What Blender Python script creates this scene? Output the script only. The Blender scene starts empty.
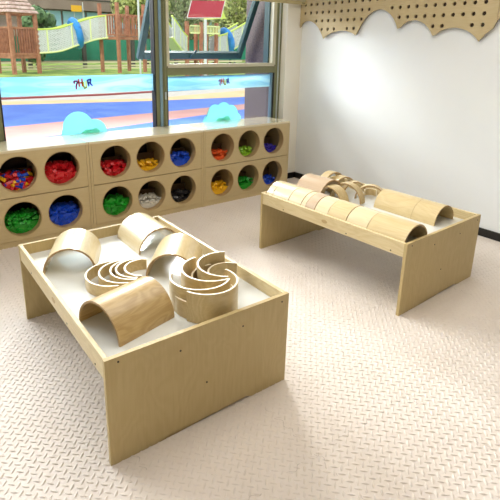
import bpy, bmesh, math, random
from mathutils import Matrix, Vector
random.seed(7)
PI = math.pi
S = bpy.context.scene
C = S.collection
R = math.radians

# ------------------------------------------------------------------ helpers
def tagk(o, kind):
    o['kind'] = kind
    return o

def tag(o, label, cat, group=None):
    o['label'] = label
    o['category'] = cat
    if group:
        o['group'] = group
    return o

def finish(me, smooth=True, ang=35):
    if smooth and len(me.polygons):
        me.shade_smooth()
        me.set_sharp_from_angle(angle=R(ang))
    return me

def obj(name, bm, mats, parent=None, loc=(0, 0, 0), rot=(0, 0, 0), smooth=True, ang=35):
    bmesh.ops.recalc_face_normals(bm, faces=bm.faces)
    me = bpy.data.meshes.new(name)
    bm.to_mesh(me)
    bm.free()
    if not isinstance(mats, (list, tuple)):
        mats = [mats]
    for m in mats:
        me.materials.append(m)
    finish(me, smooth, ang)
    o = bpy.data.objects.new(name, me)
    C.objects.link(o)
    o.location = loc
    o.rotation_euler = rot
    if parent:
        o.parent = parent
    return o

def empty(name, loc=(0, 0, 0), rotz=0):
    o = bpy.data.objects.new(name, None)
    o.empty_display_size = .05
    C.objects.link(o)
    o.location = loc
    o.rotation_euler = (0, 0, rotz)
    return o

def copy_tree(o, parent=None):
    c = o.copy()
    C.objects.link(c)
    c.parent = parent
    for ch in list(o.children):
        copy_tree(ch, c)
    return c

def box(bm, x0, x1, y0, y1, z0, z1, mi=0, bev=0):
    vs = [bm.verts.new((x, y, z)) for z in (z0, z1) for y in (y0, y1) for x in (x0, x1)]
    F = [(0, 1, 3, 2), (4, 6, 7, 5), (0, 4, 5, 1), (2, 3, 7, 6), (0, 2, 6, 4), (1, 5, 7, 3)]
    fs = []
    for f in F:
        fc = bm.faces.new([vs[i] for i in f])
        fc.material_index = mi
        fs.append(fc)
    if bev:
        es = list({e for f in fs for e in f.edges})
        bmesh.ops.bevel(bm, geom=es, offset=bev, segments=1, affect='EDGES', profile=.5)
    return bm

def bx(*a, **k):
    return box(bmesh.new(), *a, **k)

def bar(bm, p, q, w, d=None, up=(0, 0, 1), mi=0):
    """square bar from p to q"""
    p, q = Vector(p), Vector(q)
    d = d or w
    a = (q - p).normalized()
    s = a.cross(Vector(up))
    if s.length < 1e-4:
        s = Vector((1, 0, 0))
    s.normalize()
    t = s.cross(a)
    vs = []
    for e in (p, q):
        for i, j in ((-1, -1), (1, -1), (1, 1), (-1, 1)):
            vs.append(bm.verts.new(e + s * (w / 2 * i) + t * (d / 2 * j)))
    for f in ((0, 1, 2, 3), (7, 6, 5, 4), (0, 4, 5, 1), (1, 5, 6, 2), (2, 6, 7, 3), (3, 7, 4, 0)):
        bm.faces.new([vs[i] for i in f]).material_index = mi
    return bm

def tube(bm, pts, r, n=8, closed=False, mi=0):
    pts = [Vector(p) for p in pts]
    rings = []
    N = len(pts)
    for i, p in enumerate(pts):
        if closed:
            d = pts[(i + 1) % N] - pts[i - 1]
        else:
            d = pts[min(i + 1, N - 1)] - pts[max(i - 1, 0)]
        d.normalize()
        ref = Vector((0, 0, 1)) if abs(d.z) < .95 else Vector((1, 0, 0))
        s = d.cross(ref).normalized()
        t = s.cross(d)
        rings.append([bm.verts.new(p + (s * math.cos(2 * PI * k / n) + t * math.sin(2 * PI * k / n)) * r) for k in range(n)])
    for i in range(N if closed else N - 1):
        a, b = rings[i], rings[(i + 1) % N]
        for k in range(n):
            bm.faces.new((a[k], a[(k + 1) % n], b[(k + 1) % n], b[k])).material_index = mi
    if not closed:
        bm.faces.new(rings[0][::-1])
        bm.faces.new(rings[-1])
    return bm

def prism(bm, poly, axis, a, b, mi=0):
    """extrude 2D polygon along axis 'x','y','z' from a to b"""
    def P(u, v, w):
        return {'x': (w, u, v), 'y': (u, w, v), 'z': (u, v, w)}[axis]
    A = [bm.verts.new(P(u, v, a)) for u, v in poly]
    B = [bm.verts.new(P(u, v, b)) for u, v in poly]
    n = len(poly)
    for k in range(n):
        bm.faces.new((A[k], A[(k + 1) % n], B[(k + 1) % n], B[k])).material_index = mi
    f1 = bm.faces.new(A[::-1])
    f2 = bm.faces.new(B)
    f1.material_index = f2.material_index = mi
    bmesh.ops.triangulate(bm, faces=[f1, f2])
    return bm

def curve_plate(name, outlines, thick, mats, parent=None, bev=0):
    """plate in the local XY plane with holes (2D curve filled), thickness centred on z=0; returns mesh object"""
    cu = bpy.data.curves.new(name, 'CURVE')
    cu.dimensions = '2D'
    cu.fill_mode = 'BOTH'
    cu.extrude = thick / 2
    for pts in outlines:
        sp = cu.splines.new('POLY')
        sp.points.add(len(pts) - 1)
        for i, (x, y) in enumerate(pts):
            sp.points[i].co = (x, y, 0, 1)
        sp.use_cyclic_u = True
    tmp = bpy.data.objects.new(name + '_tmp', cu)
    C.objects.link(tmp)
    dg = bpy.context.evaluated_depsgraph_get()
    me = bpy.data.meshes.new_from_object(tmp.evaluated_get(dg))
    bpy.data.objects.remove(tmp)
    bpy.data.curves.remove(cu)
    me.name = name
    me.materials.clear()
    for m in (mats if isinstance(mats, (list, tuple)) else [mats]):
        me.materials.append(m)
    bm = bmesh.new()
    bm.from_mesh(me)
    bmesh.ops.remove_doubles(bm, verts=bm.verts, dist=1e-5)
    bmesh.ops.recalc_face_normals(bm, faces=bm.faces)
    bm.to_mesh(me)
    bm.free()
    finish(me, True, 30)
    o = bpy.data.objects.new(name, me)
    C.objects.link(o)
    if parent:
        o.parent = parent
    return o

def circle(x, y, r, n=40):
    return [(x + r * math.cos(2 * PI * i / n), y + r * math.sin(2 * PI * i / n)) for i in range(n)]

# ------------------------------------------------------------------ materials
def srgb(r, g, b):
    def f(c):
        c /= 255
        return c / 12.92 if c <= .04045 else ((c + .055) / 1.055) ** 2.4
    return (f(r), f(g), f(b), 1)

class NT:
    def __init__(s, name):
        s.m = bpy.data.materials.new(name)
        s.m.use_nodes = True
        s.t = s.m.node_tree
        s.b = s.t.nodes['Principled BSDF']
        s.out = s.t.nodes['Material Output']
    def n(s, kind, **kw):
        x = s.t.nodes.new(kind)
        for k, v in kw.items():
            setattr(x, k, v)
        return x
    def l(s, a, b):
        s.t.links.new(a, b)
    def math(s, op, a, b=None, c=None):
        x = s.n('ShaderNodeMath', operation=op)
        for i, v in enumerate((a, b, c)):
            if v is None:
                continue
            if isinstance(v, (int, float)):
                x.inputs[i].default_value = v
            else:
                s.l(v, x.inputs[i])
        return x.outputs[0]
    def mix(s, fac, a, b, blend='MIX'):
        x = s.n('ShaderNodeMix', data_type='RGBA', blend_type=blend)
        for sock, v in ((x.inputs[0], fac), (x.inputs[6], a), (x.inputs[7], b)):
            if isinstance(v, (int, float, tuple)):
                sock.default_value = v
            else:
                s.l(v, sock)
        return x.outputs[2]
    def ramp(s, fac, stops):
        x = s.n('ShaderNodeValToRGB')
        el = x.color_ramp.elements
        while len(el) < len(stops):
            el.new(.5)
        for e, (p, c) in zip(el, stops):
            e.position = p
            e.color = c
        s.l(fac, x.inputs[0])
        return x.outputs[0]

def plain(name, col, rough=.5, metal=0, spec=.5, coat=0):
    k = NT(name)
    k.b.inputs['Base Color'].default_value = col
    k.b.inputs['Roughness'].default_value = rough
    k.b.inputs['Metallic'].default_value = metal
    k.b.inputs['Specular IOR Level'].default_value = spec
    k.b.inputs['Coat Weight'].default_value = coat
    return k.m

def noisy(name, c1, c2, scale=8, rough=.6, detail=4, bump=0, coords='Object', lo=.35, hi=.65):
    k = NT(name)
    tc = k.n('ShaderNodeTexCoord')
    no = k.n('ShaderNodeTexNoise')
    no.inputs['Scale'].default_value = scale
    no.inputs['Detail'].default_value = detail
    k.l(tc.outputs[coords], no.inputs['Vector'])
    k.l(k.ramp(no.outputs[0], [(lo, c1), (hi, c2)]), k.b.inputs['Base Color'])
    k.b.inputs['Roughness'].default_value = rough
    if bump:
        b = k.n('ShaderNodeBump')
        b.inputs['Strength'].default_value = bump
        b.inputs['Distance'].default_value = .01
        k.l(no.outputs[0], b.inputs['Height'])
        k.l(b.outputs[0], k.b.inputs['Normal'])
    return k.m

def wood(name, c1, c2, axis='x', rough=.38, fig=.35, vary=.12, coat=0., scale=1.0):
    """birch ply: fine streaks along one object axis plus a soft cathedral figure"""
    k = NT(name)
    tc = k.n('ShaderNodeTexCoord')
    oi = k.n('ShaderNodeObjectInfo')
    off = k.n('ShaderNodeVectorMath', operation='SCALE')
    k.l(k.n('ShaderNodeCombineXYZ').outputs[0], off.inputs[0])
    cmb = k.n('ShaderNodeCombineXYZ')
    rr = k.math('MULTIPLY', oi.outputs['Random'], 37.0)
    for i in range(3):
        k.l(rr, cmb.inputs[i])
    add = k.n('ShaderNodeVectorMath', operation='ADD')
    k.l(tc.outputs['Object'], add.inputs[0])
    k.l(cmb.outputs[0], add.inputs[1])
    def stretched(sl, sc):
        mp = k.n('ShaderNodeMapping')
        v = [sc, sc, sc]
        v['xyz'.index(axis)] = sl
        mp.inputs['Scale'].default_value = v
        k.l(add.outputs[0], mp.inputs['Vector'])
        return mp.outputs[0]
    fine = k.n('ShaderNodeTexNoise')
    fine.inputs['Scale'].default_value = 1
    fine.inputs['Detail'].default_value = 5
    k.l(stretched(5 * scale, 120 * scale), fine.inputs['Vector'])
    big = k.n('ShaderNodeTexNoise')
    big.inputs['Scale'].default_value = 1
    big.inputs['Detail'].default_value = 2
    big.inputs['Distortion'].default_value = .6
    k.l(stretched(2.2 * scale, 7 * scale), big.inputs['Vector'])
    rings = k.math('SINE', k.math('MULTIPLY', big.outputs[0], 70.0))
    rings = k.math('MULTIPLY_ADD', rings, .5 * fig, .5)
    f = k.math('MULTIPLY_ADD', fine.outputs[0], .6, -.3)
    tot = k.math('ADD', rings, f)
    col = k.ramp(tot, [(.12, c2), (.8, c1)])
    hv = k.n('ShaderNodeHueSaturation')
    k.l(col, hv.inputs['Color'])
    k.l(k.math('MULTIPLY_ADD', oi.outputs['Random'], vary, 1 - vary / 2), hv.inputs['Value'])
    k.l(hv.outputs[0], k.b.inputs['Base Color'])
    k.b.inputs['Roughness'].default_value = rough
    k.b.inputs['Coat Weight'].default_value = coat
    k.b.inputs['Coat Roughness'].default_value = .18
    return k.m

M = {}
birch1, birch2 = srgb(222, 204, 162), srgb(198, 175, 126)
M['birch_x'] = wood('birch_x', birch1, birch2, 'x', .42, .2)
M['birch_y'] = wood('birch_y', birch1, birch2, 'y', .42, .2)
M['birch_z'] = wood('birch_z', srgb(200, 178, 128), srgb(180, 155, 103), 'z', .5, .12)
M['ply_edge'] = plain('ply_edge', srgb(226, 205, 165), .5)
M['cab_front'] = wood('cab_front', srgb(198, 178, 135), srgb(186, 164, 120), 'x', .5, .08, .04)
M['cab_top'] = wood('cab_top', srgb(228, 216, 186), srgb(214, 198, 160), 'x', .10, .08, .02, 1.0)
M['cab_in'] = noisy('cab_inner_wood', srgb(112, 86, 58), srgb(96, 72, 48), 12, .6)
M['cab_back_shade'] = plain('cab_back_painted_shade', srgb(52, 32, 24), .7)  # shade of the closed bin interior put into the back panel's colour
M['dark_dash'] = plain('rail_dash_dark', srgb(40, 32, 24), .8)
M['tube'] = wood('bent_birch', srgb(222, 202, 156), srgb(200, 174, 124), 'x', .28, .16, .06, .4)
M['tube_pale'] = wood('bent_birch_pale', srgb(232, 216, 178), srgb(216, 196, 152), 'x', .25, .1, .05, .45)
M['tube_pink'] = wood('bent_beech_pinkish', srgb(206, 180, 150), srgb(188, 160, 127), 'x', .3, .1, .04, .35)
M['tube_grain'] = wood('bent_birch_figured', srgb(206, 178, 126), srgb(178, 145, 92), 'x', .34, .30, .02, .25, 1.6)
M['ring'] = wood('ring_birch', srgb(212, 190, 142), srgb(190, 164, 112), 'y', .36, .25, .08, .2)
M['laminate'] = plain('white_laminate', srgb(224, 226, 222), .16, 0, .5, .3)
M['screw'] = plain('screw_steel', srgb(70, 62, 50), .4, .6)
M['knot'] = plain('patch_birch', srgb(184, 156, 108), .5)

# foam mat floor: diamond tread lozenges + jigsaw seams
def floor_mat():
    k = NT('foam_mat')
    tc = k.n('ShaderNodeTexCoord')
    sp = k.n('ShaderNodeSeparateXYZ')
    k.l(tc.outputs['Object'], sp.inputs[0])
    X, Y = sp.outputs[0], sp.outputs[1]
    # seams
    tile = .57
    wob = k.math('MULTIPLY', k.math('SINE', k.math('MULTIPLY', X, 2 * PI / .057)), .009)
    ys = k.math('DIVIDE', k.math('ADD', k.math('ADD', Y, -.978 + 5.7), wob), tile)
    dy = k.math('MULTIPLY', k.math('ABSOLUTE', k.math('SUBTRACT', k.math('FRACT', k.math('ADD', ys, .5)), .5)), tile)
    wob2 = k.math('MULTIPLY', k.math('SINE', k.math('MULTIPLY', Y, 2 * PI / .057)), .009)
    xs = k.math('DIVIDE', k.math('ADD', k.math('ADD', X, -.02 + 5.7), wob2), tile)
    dx = k.math('MULTIPLY', k.math('ABSOLUTE', k.math('SUBTRACT', k.math('FRACT', k.math('ADD', xs, .5)), .5)), tile)
    seam = k.math('LESS_THAN', k.math('MINIMUM', dx, dy), .0011)
    no = k.n('ShaderNodeTexNoise')
    no.inputs['Scale'].default_value = 2.2
    no.inputs['Detail'].default_value = 3
    k.l(tc.outputs['Object'], no.inputs['Vector'])
    br = k.n('ShaderNodeTexNoise')
    br.inputs['Scale'].default_value = 14
    k.l(tc.outputs['Object'], br.inputs['Vector'])
    seam = k.math('MULTIPLY', seam, k.math('GREATER_THAN', br.outputs[0], .5))
    base = k.ramp(no.outputs[0], [(.35, srgb(226, 214, 203)), (.65, srgb(232, 221, 211))])
    col = k.mix(k.math('MULTIPLY', seam, .35), base, srgb(120, 100, 85))
    k.l(col, k.b.inputs['Base Color'])
    k.b.inputs['Roughness'].default_value = .5
    k.b.inputs['Specular IOR Level'].default_value = .4
    bp = k.n('ShaderNodeBump')
    bp.inputs['Strength'].default_value = 1.0
    bp.inputs['Distance'].default_value = .002
    k.l(k.math('MULTIPLY', seam, -1.0), bp.inputs['Height'])
    k.l(bp.outputs[0], k.b.inputs['Normal'])
    return k.m
M['floor'] = floor_mat()
M['wall'] = noisy('white_wall_paint', srgb(242, 245, 246), srgb(244, 247, 247), 3, .6)
M['pier'] = noisy('cream_wall_paint', srgb(246, 241, 228), srgb(248, 244, 232), 4, .6)
M['ceiling'] = plain('ceiling_white', srgb(240, 238, 232), .8)
M['base'] = plain('black_skirting', srgb(22, 21, 20), .4)
M['peg'] = wood('pegboard_birch', srgb(206, 188, 146), srgb(190, 168, 122), 'x', .5, .12, 0)
M['peg_shade'] = plain('painted_hole_shade', srgb(58, 44, 30), .8)
M['olive'] = plain('olive_grey_aluminium', srgb(120, 122, 88), .45, .1)
M['cream'] = plain('pale_frame', srgb(196, 192, 168), .45)
M['teal'] = plain('teal_frame_paint', srgb(40, 72, 72), .5)
M['blue_frame'] = plain('blue_grey_frame', srgb(120, 150, 168), .4)
M['gasket'] = plain('black_gasket', srgb(18, 20, 20), .6)
M['alu'] = plain('silver_aluminium', srgb(190, 198, 198), .3, .6)
M['granite'] = noisy('granite', srgb(48, 36, 33), srgb(96, 79, 72), 60, .6, 6, lo=.3, hi=.7)

def glass(name, tint=(1, 1, 1, 1), refl=.04):
    k = NT(name)
    tr = k.n('ShaderNodeBsdfTransparent')
    tr.inputs[0].default_value = tint
    gl = k.n('ShaderNodeBsdfGlossy')
    gl.inputs['Roughness'].default_value = .02
    fr = k.n('ShaderNodeFresnel')
    fr.inputs[0].default_value = 1.35
    mx = k.n('ShaderNodeMixShader')
    k.l(k.math('MULTIPLY', fr.outputs[0], refl / .04), mx.inputs[0])
    k.l(tr.outputs[0], mx.inputs[1])
    k.l(gl.outputs[0], mx.inputs[2])
    k.l(mx.outputs[0], k.out.inputs[0])
    return k.m
M['glass'] = glass('window_glass', (.98, .99, .985, 1))
M['acrylic'] = glass('clear_acrylic', (.93, .93, .92, 1), .05)

def film(name, stops=None, col=None, clear=.1):
    """translucent vinyl stuck on the glass"""
    k = NT(name)
    tl = k.n('ShaderNodeBsdfTranslucent')
    df = k.n('ShaderNodeBsdfDiffuse')
    if stops:
        tc = k.n('ShaderNodeTexCoord')
        wv = k.n('ShaderNodeTexNoise')
        mp = k.n('ShaderNodeMapping')
        mp.inputs['Scale'].default_value = (1.3, 1, 9)
        k.l(tc.outputs['Object'], mp.inputs['Vector'])
        k.l(mp.outputs[0], wv.inputs['Vector'])
        wv.inputs['Scale'].default_value = 1.6
        wv.inputs['Detail'].default_value = 0
        cc = k.ramp(wv.outputs[0], stops)
        k.l(cc, tl.inputs[0])
        k.l(cc, df.inputs[0])
    else:
        tl.inputs[0].default_value = col
        df.inputs[0].default_value = col
    m1 = k.n('ShaderNodeMixShader')
    m1.inputs[0].default_value = .15
    k.l(tl.outputs[0], m1.inputs[1])
    k.l(df.outputs[0], m1.inputs[2])
    tr = k.n('ShaderNodeBsdfTransparent')
    m2 = k.n('ShaderNodeMixShader')
    m2.inputs[0].default_value = clear
    k.l(m1.outputs[0], m2.inputs[1])
    k.l(tr.outputs[0], m2.inputs[2])
    k.l(m2.outputs[0], k.out.inputs[0])
    return k.m
M['film'] = film('pale_blue_film', [(.36, srgb(158, 206, 222)), (.46, srgb(182, 220, 226)), (.5, srgb(166, 211, 224)), (.6, srgb(198, 228, 230))], clear=.12)
M['cloud'] = film('aqua_cloud_film', col=srgb(164, 224, 222), clear=.12)
M['cloud_in'] = film('green_cloud_film', col=srgb(196, 240, 216), clear=.05)
for nm, c in dict(mag=(225, 40, 140), ora=(255, 130, 90), yel=(255, 240, 120), nav=(110, 95, 205)).items():
    M['l_' + nm] = film('vinyl_' + nm, col=srgb(*c), clear=0)
M['l_white'] = film('vinyl_white', col=srgb(250, 250, 250), clear=0)

# ------------------------------------------------------------------ room shell
XR = 3.94          # right wall
YW = 4.10          # window plane (room side of the frames)
ZC = 2.72
XL, YB = -2.6, -2.6
def foam_floor():
    """foam mats: slab with raised diamond-tread lozenges (alternating at +45 / -45 degrees) as real relief"""
    import numpy as np
    V = [(x, y, z) for z in (-.06, 0) for y in (YB - .1, YW + .1) for x in (XL - .1, XR + .1)]
    F = [(0, 2, 3, 1), (4, 5, 7, 6), (0, 1, 5, 4), (2, 6, 7, 3), (0, 4, 6, 2), (1, 3, 7, 5)]
    p = .038
    hl, hw, hh = .0172, .0047, .0030
    prof = [(-1, 0, 0), (-.62, -.82, 0), (.0, -1, 0), (.62, -.82, 0), (1, 0, 0), (.62, .82, 0), (0, 1, 0), (-.62, .82, 0),
            (-.58, 0, .85), (-.35, -.42, 1), (.35, -.42, 1), (.58, 0, .85), (.35, .42, 1), (-.35, .42, 1)]
    fc = [(0, 1, 9, 8), (1, 2, 10, 9), (2, 3, 10), (3, 4, 11, 10), (4, 5, 12, 11), (5, 6, 13, 12), (6, 7, 13), (7, 0, 8, 13),
          (8, 9, 13), (9, 10, 12, 13), (10, 11, 12)]
    q = math.sqrt(.5)
    nx0, nx1 = int(-1.4 / p), int((XR - .02) / p)
    ny0, ny1 = int(-.6 / p), int((YW - .02) / p)
    for i in range(nx0, nx1):
        for j in range(ny0, ny1):
            for par in (0, 1):
                x, y = (i + .25 + .5 * par) * p, (j + .25 + .5 * par) * p
                sg = 1 if par == 0 else -1
                b = len(V)
                for a, w_, h_ in prof:
                    u, v = a * hl, w_ * hw
                    V.append((x + q * (u - sg * v), y + q * (sg * u + v), h_ * hh - .0002))
                F.extend([tuple(b + k for k in f) for f in fc])
    me = bpy.data.meshes.new('floor')
    me.from_pydata(V, [], F)
    me.materials.append(M['floor'])
    sm = np.ones(len(F), dtype=bool)
    sm[:6] = False
    me.polygons.foreach_set('use_smooth', sm)
    me.update()
    o = bpy.data.objects.new('floor', me)
    C.objects.link(o)
    return tagk(o, 'structure')
foam_floor()
tagk(obj('ceiling', bx(XL - .1, XR + .1, YB - .1, YW + .22, ZC, ZC + .1), M['ceiling'], smooth=False), 'structure')
tagk(obj('wall_right', bx(XR, XR + .12, YB - .1, YW + .1, 0, ZC), M['wall'], smooth=False), 'structure')
tagk(obj('wall_left', bx(XL - .12, XL, YB - .1, YW + .1, 0, ZC), M['wall'], smooth=False), 'structure')
tagk(obj('wall_back', bx(XL, XR, YB - .12, YB, 0, ZC), M['pier'], smooth=False), 'structure')
bm = bmesh.new()
PX = 3.715
box(bm, PX, XR, 4.02, YW + .1, 0, ZC)                        # pier beside the window
tagk(obj('trim_1', bm, M['pier'], smooth=False), 'structure')
bm = bmesh.new()
box(bm, XL, PX, YW, YW + .1, 0, .70)                         # wall below the windows
box(bm, XL, PX, YW, YW + .1, 2.42, ZC)                       # above
box(bm, XL, -2.2, YW, YW + .1, .70, 2.42)
tagk(obj('wall_front', bm, M['pier'], smooth=False), 'structure')
bm = bmesh.new()
box(bm, XR - .014, XR, YB, 4.02, 0, .068, bev=.003)
tagk(obj('baseboard_right', bm, M['base'], smooth=False), 'structure')
bm = bmesh.new()
box(bm, PX, XR - .014, 4.006, 4.02, 0, .068, bev=.003)
tagk(obj('baseboard_front', bm, M['base'], smooth=False), 'structure')

# ------------------------------------------------------------------ windows
ZS, ZT = .70, 2.42
def fixed_window(n, x0, x1):
    w = empty('window_%d' % n, (x0, YW, ZS))
    w['kind'] = 'structure'
    L = x1 - x0
    H = ZT - ZS
    bm = bmesh.new()
    box(bm, 0, .012, 0, .07, 0, H)
    box(bm, L - .012, L, 0, .07, 0, H)
    box(bm, 0, L, 0, .07, 0, .03)
    box(bm, 0, L, 0, .07, H - .03, H)
    obj('frame', bm, M['gasket'], w, smooth=False)
    obj('glass', bx(.012, L - .012, .045, .051, .03, H - .03), M['glass'], w, smooth=False)
    return w, L, H

def mullion(n, x0, x1):
    t = empty('trim_%d' % n, (x0, YW, ZS))
    t['kind'] = 'structure'
    W = x1 - x0
    bm = bmesh.new()
    box(bm, 0, W, .0, .09, 0, ZT - ZS)
    obj('post', bm, M['olive'], t, smooth=False)
    obj('cover_strip', bx(W * .30, W * .55, -.014, 0, 0, ZT - ZS, bev=.004), M['blue_frame'], t, smooth=False)
    obj('cover_strip', bx(W * .70, W * .86, -.010, 0, 0, ZT - ZS, bev=.003), M['olive'], t, smooth=False)
    return t

w1, L1, H1 = fixed_window(1, .795, 2.165)
w3, L3, H3 = fixed_window(3, -.69, .68)
w4, L4, H4 = fixed_window(4, -2.2, -.80)
mullion(2, 2.165, 2.28)
mullion(3, .68, .795)
mullion(4, -.80, -.69)

# right-hand window: fixed lower pane, top-hung sash above
w2 = empty('window_2', (2.28, YW, ZS))
w2['kind'] = 'structure'
L2 = 3.715 - 2.28
HH = ZT - ZS
bm = bmesh.new()
ZTR0, ZTR1 = 1.222 - ZS, 1.292 - ZS
RX = 3.633 - 2.28
box(bm, RX, L2, 0, .09, 0, HH)
obj('side_post', bm, M['olive'], w2, smooth=False)
obj('cover_strip', bx(RX + .034, RX + .054, -.010, 0, 0, HH, bev=.003), M['alu'], w2, smooth=False)
obj('transom', bx(0, RX, 0, .09, ZTR0, ZTR1, bev=.004), M['olive'], w2, smooth=False)
bm = bmesh.new()
cz = ZTR1
cwid = .045
box(bm, 0, .03, -.005, .05, cz, HH)
box(bm, RX - cwid, RX, -.005, .05, cz, HH)
box(bm, .03, RX - cwid, -.005, .05, cz, cz + .035)
box(bm, .03, RX - cwid, -.005, .05, HH - .035, HH)
obj('inner_frame', bm, M['cream'], w2, smooth=False)
obj('corner_block', bx(.0, .008, -.010, -.005, cz + .002, cz + .014), M['gasket'], w2, smooth=False)
obj('corner_block', bx(RX - .010, RX - .002, -.010, -.005, cz + .002, cz + .014), M['gasket'], w2, smooth=False)
bm = bmesh.new()
box(bm, .03, .05, .05, .10, cz + .0, HH)
box(bm, RX - .062, RX - cwid + .02, .05, .13, cz, HH)
obj('outer_frame', bm, M['teal'], w2, smooth=False)
bm = bmesh.new()
box(bm, 0, .010, .0, .07, 0, ZTR0)
box(bm, RX - .018, RX, .0, .07, 0, ZTR0)
box(bm, 0, RX, .0, .07, 0, .03)
obj('lower_frame', bm, M['gasket'], w2, smooth=False)
obj('side_bead', bx(RX - .034, RX - .018, .01, .05, 0, ZTR0), M['blue_frame'], w2, smooth=False)
obj('glass', bx(.010, RX - .018, .045, .051, .03, ZTR0), M['glass'], w2, smooth=False)
obj('latch_plate', bx(-.034, -.018, -.022, -.010, .30, .37, bev=.003), M['alu'], w2, smooth=False)
# sash, hinged along the top edge
hz = 2.39 - ZS
sash = empty('sash', (0, .10, hz))
sash.parent = w2
sash.rotation_euler = (R(27), 0, 0)
sl = 1.155
bm = bmesh.new()
sw = .062
box(bm, .0, sw, -.02, .035, -sl, 0, bev=.004)
box(bm, RX - sw, RX, -.02, .035, -sl, 0, bev=.004)
box(bm, sw, RX - sw, -.02, .035, -sl, -sl + .075, bev=.004)
box(bm, sw, RX - sw, -.02, .035, -.06, 0, bev=.004)
obj('sash_frame', bm, M['teal'], sash, smooth=False)
obj('sash_glass', bx(sw, RX - sw, .006, .012, -sl + .075, -.06), M['glass'], sash, smooth=False)
bm = bmesh.new()
box(bm, .62, .64, -.045, -.02, -sl + .02, -sl + .06)
bar(bm, (.63, -.04, -sl + .05), (.66, -.06, -sl + .13), .016)
obj('sash_handle', bm, M['teal'], sash, smooth=False)

# films, clouds and lettering stuck on the panes (room side of the glass)
def strip(x0, x1, z0, z1, y0=.036, y1=.040):
    return bx(x0, x1, y0, y1, z0, z1)
f1 = obj('film_band', strip(.014, L1 - .002, 1.086 - ZS, 1.238 - ZS), M['film'], w1, smooth=False)
f2 = obj('film_band', strip(.008, RX - .02, 1.070 - ZS, 1.209 - ZS), M['film'], w2, smooth=False)

def blob(circles, zbase, n=160, x0=-1, x1=1):
    """outline of a union of discs above zbase, as a height profile"""
    xs0 = min(c[0] - c[2] for c in circles)
    xs1 = max(c[0] + c[2] for c in circles)
    top = []
    for i in range(n + 1):
        x = xs0 + (xs1 - xs0) * (.5 - .5 * math.cos(PI * i / n))
        z = zbase
        for cx_, cz_, r_ in circles:
            if abs(x - cx_) <= r_:
                z = max(z, cz_ + math.sqrt(max(0, r_ * r_ - (x - cx_) ** 2)))
        top.append((x, z))
    return [(xs0, zbase)] + top[1:-1] + [(xs1, zbase)]

def cloud(parent, circles, inner, x_off):
    poly = [(x - x_off, z - ZS) for x, z in blob(circles, .712)]
    bm = prism(bmesh.new(), poly, 'y', .036, .040)
    c = obj('cloud_decal', bm, M['cloud'], parent, smooth=False)
    poly = [(x - x_off, z - ZS) for x, z in blob(inner, .712)]
    bm = prism(bmesh.new(), poly, 'y', .0325, .0345)
    obj('small_cloud', bm, M['cloud_in'], c, smooth=False)
cloud(w1, [(1.41, .80, .135), (1.555, .745, .115), (1.36, .74, .10)], [(1.49, .73, .045), (1.56, .735, .045), (1.42, .71, .03)], .795)
cloud(w2, [(2.86, .83, .085), (2.97, .835, .097), (3.06, .80, .10), (2.82, .72, .11), (3.13, .74, .075)], [(2.92, .73, .045), (3.01, .735, .05)], 2.28)

def letters(parent, x0, zc, h):
    """four playful letters, flat vinyl, drawn as strokes"""
    def stroke(pts, wd, off, col, nm):
        bm = bmesh.new()
        for (ax, az), (bx_, bz) in zip(pts[:-1], pts[1:]):
            ax2, az2, bx2, bz2 = [v * h for v in (ax, az, bx_, bz)]
            p, q = Vector((x0 + off * h + ax2, .0325, zc + az2)), Vector((x0 + off * h + bx2, .0325, zc + bz2))
            dd = (q - p).normalized() * (wd * h * .35)
            bar(bm, p - dd, q + dd, wd * h, .002, up=(0, 1, 0))
        return bm
    def L(pts_list, wd, off, m):
        bm = bmesh.new()
        for pts in pts_list:
            b2 = stroke(pts, wd, off, m, 'letter')
            me = bpy.data.meshes.new('t')
            b2.to_mesh(me)
            b2.free()
            bm.from_mesh(me)
            bpy.data.meshes.remove(me)
        # white outline behind
        obj('letter', bm, M[m], parent, smooth=False)
    L([[(0, .30), (.12, .42), (.42, .40), (.50, .22), (.36, .0), (.26, -.35), (.30, -.62)], [(.02, .30), (.06, .12)]], .20, 0, 'l_mag')
    L([[(0, .62), (.05, -.28)], [(.48, .66), (.50, -.26)], [(.02, .18), (.48, .18)]], .21, .66, 'l_ora')
    L([[(0, .25), (.04, -.40), (.20, -.58), (.38, -.48), (.40, .35)]], .20, 1.30, 'l_yel')
    L([[(0, .48), (.16, -.30)], [(0, .48), (.46, .60)], [(.46, .60), (.40, .20), (.12, .15)], [(.30, .15), (.62, -.25)]], .21, 1.92, 'l_nav')
letters(f1, 1.40 - .795, 1.168 - ZS, .062)
letters(f2, 2.905 - 2.28, 1.140 - ZS, .052)

# granite fin outside, at the right end of the windows
tagk(obj('wall_outer', bx(3.70, 4.3, YW + .10, 4.71, -.1, 3.2), M['granite'], smooth=False), 'structure')

# roller blind: bottom rail and cloth in front of the windows
rb = empty('roller_blind', (2.28, 3.95, 1.93))
tag(rb, 'tan roller blind hanging in front of the right window, its bottom rail across the top', 'blind')
obj('bottom_rail', bx(-.10, 1.632, -.010, .010, 0, .032, bev=.004), plain('blind_rail_tan', srgb(198, 184, 140), .5), rb, smooth=False)
obj('cloth', bx(-.09, 1.622, -.001, .001, .030, .77), plain('blind_cloth', srgb(206, 198, 172), .8), rb, smooth=False)
obj('rail_cap', bx(1.56, 1.60, -.0115, -.0095, .012, .018), M['dark_dash'], rb, smooth=False)  # small dark dash on the bottom rail

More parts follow.
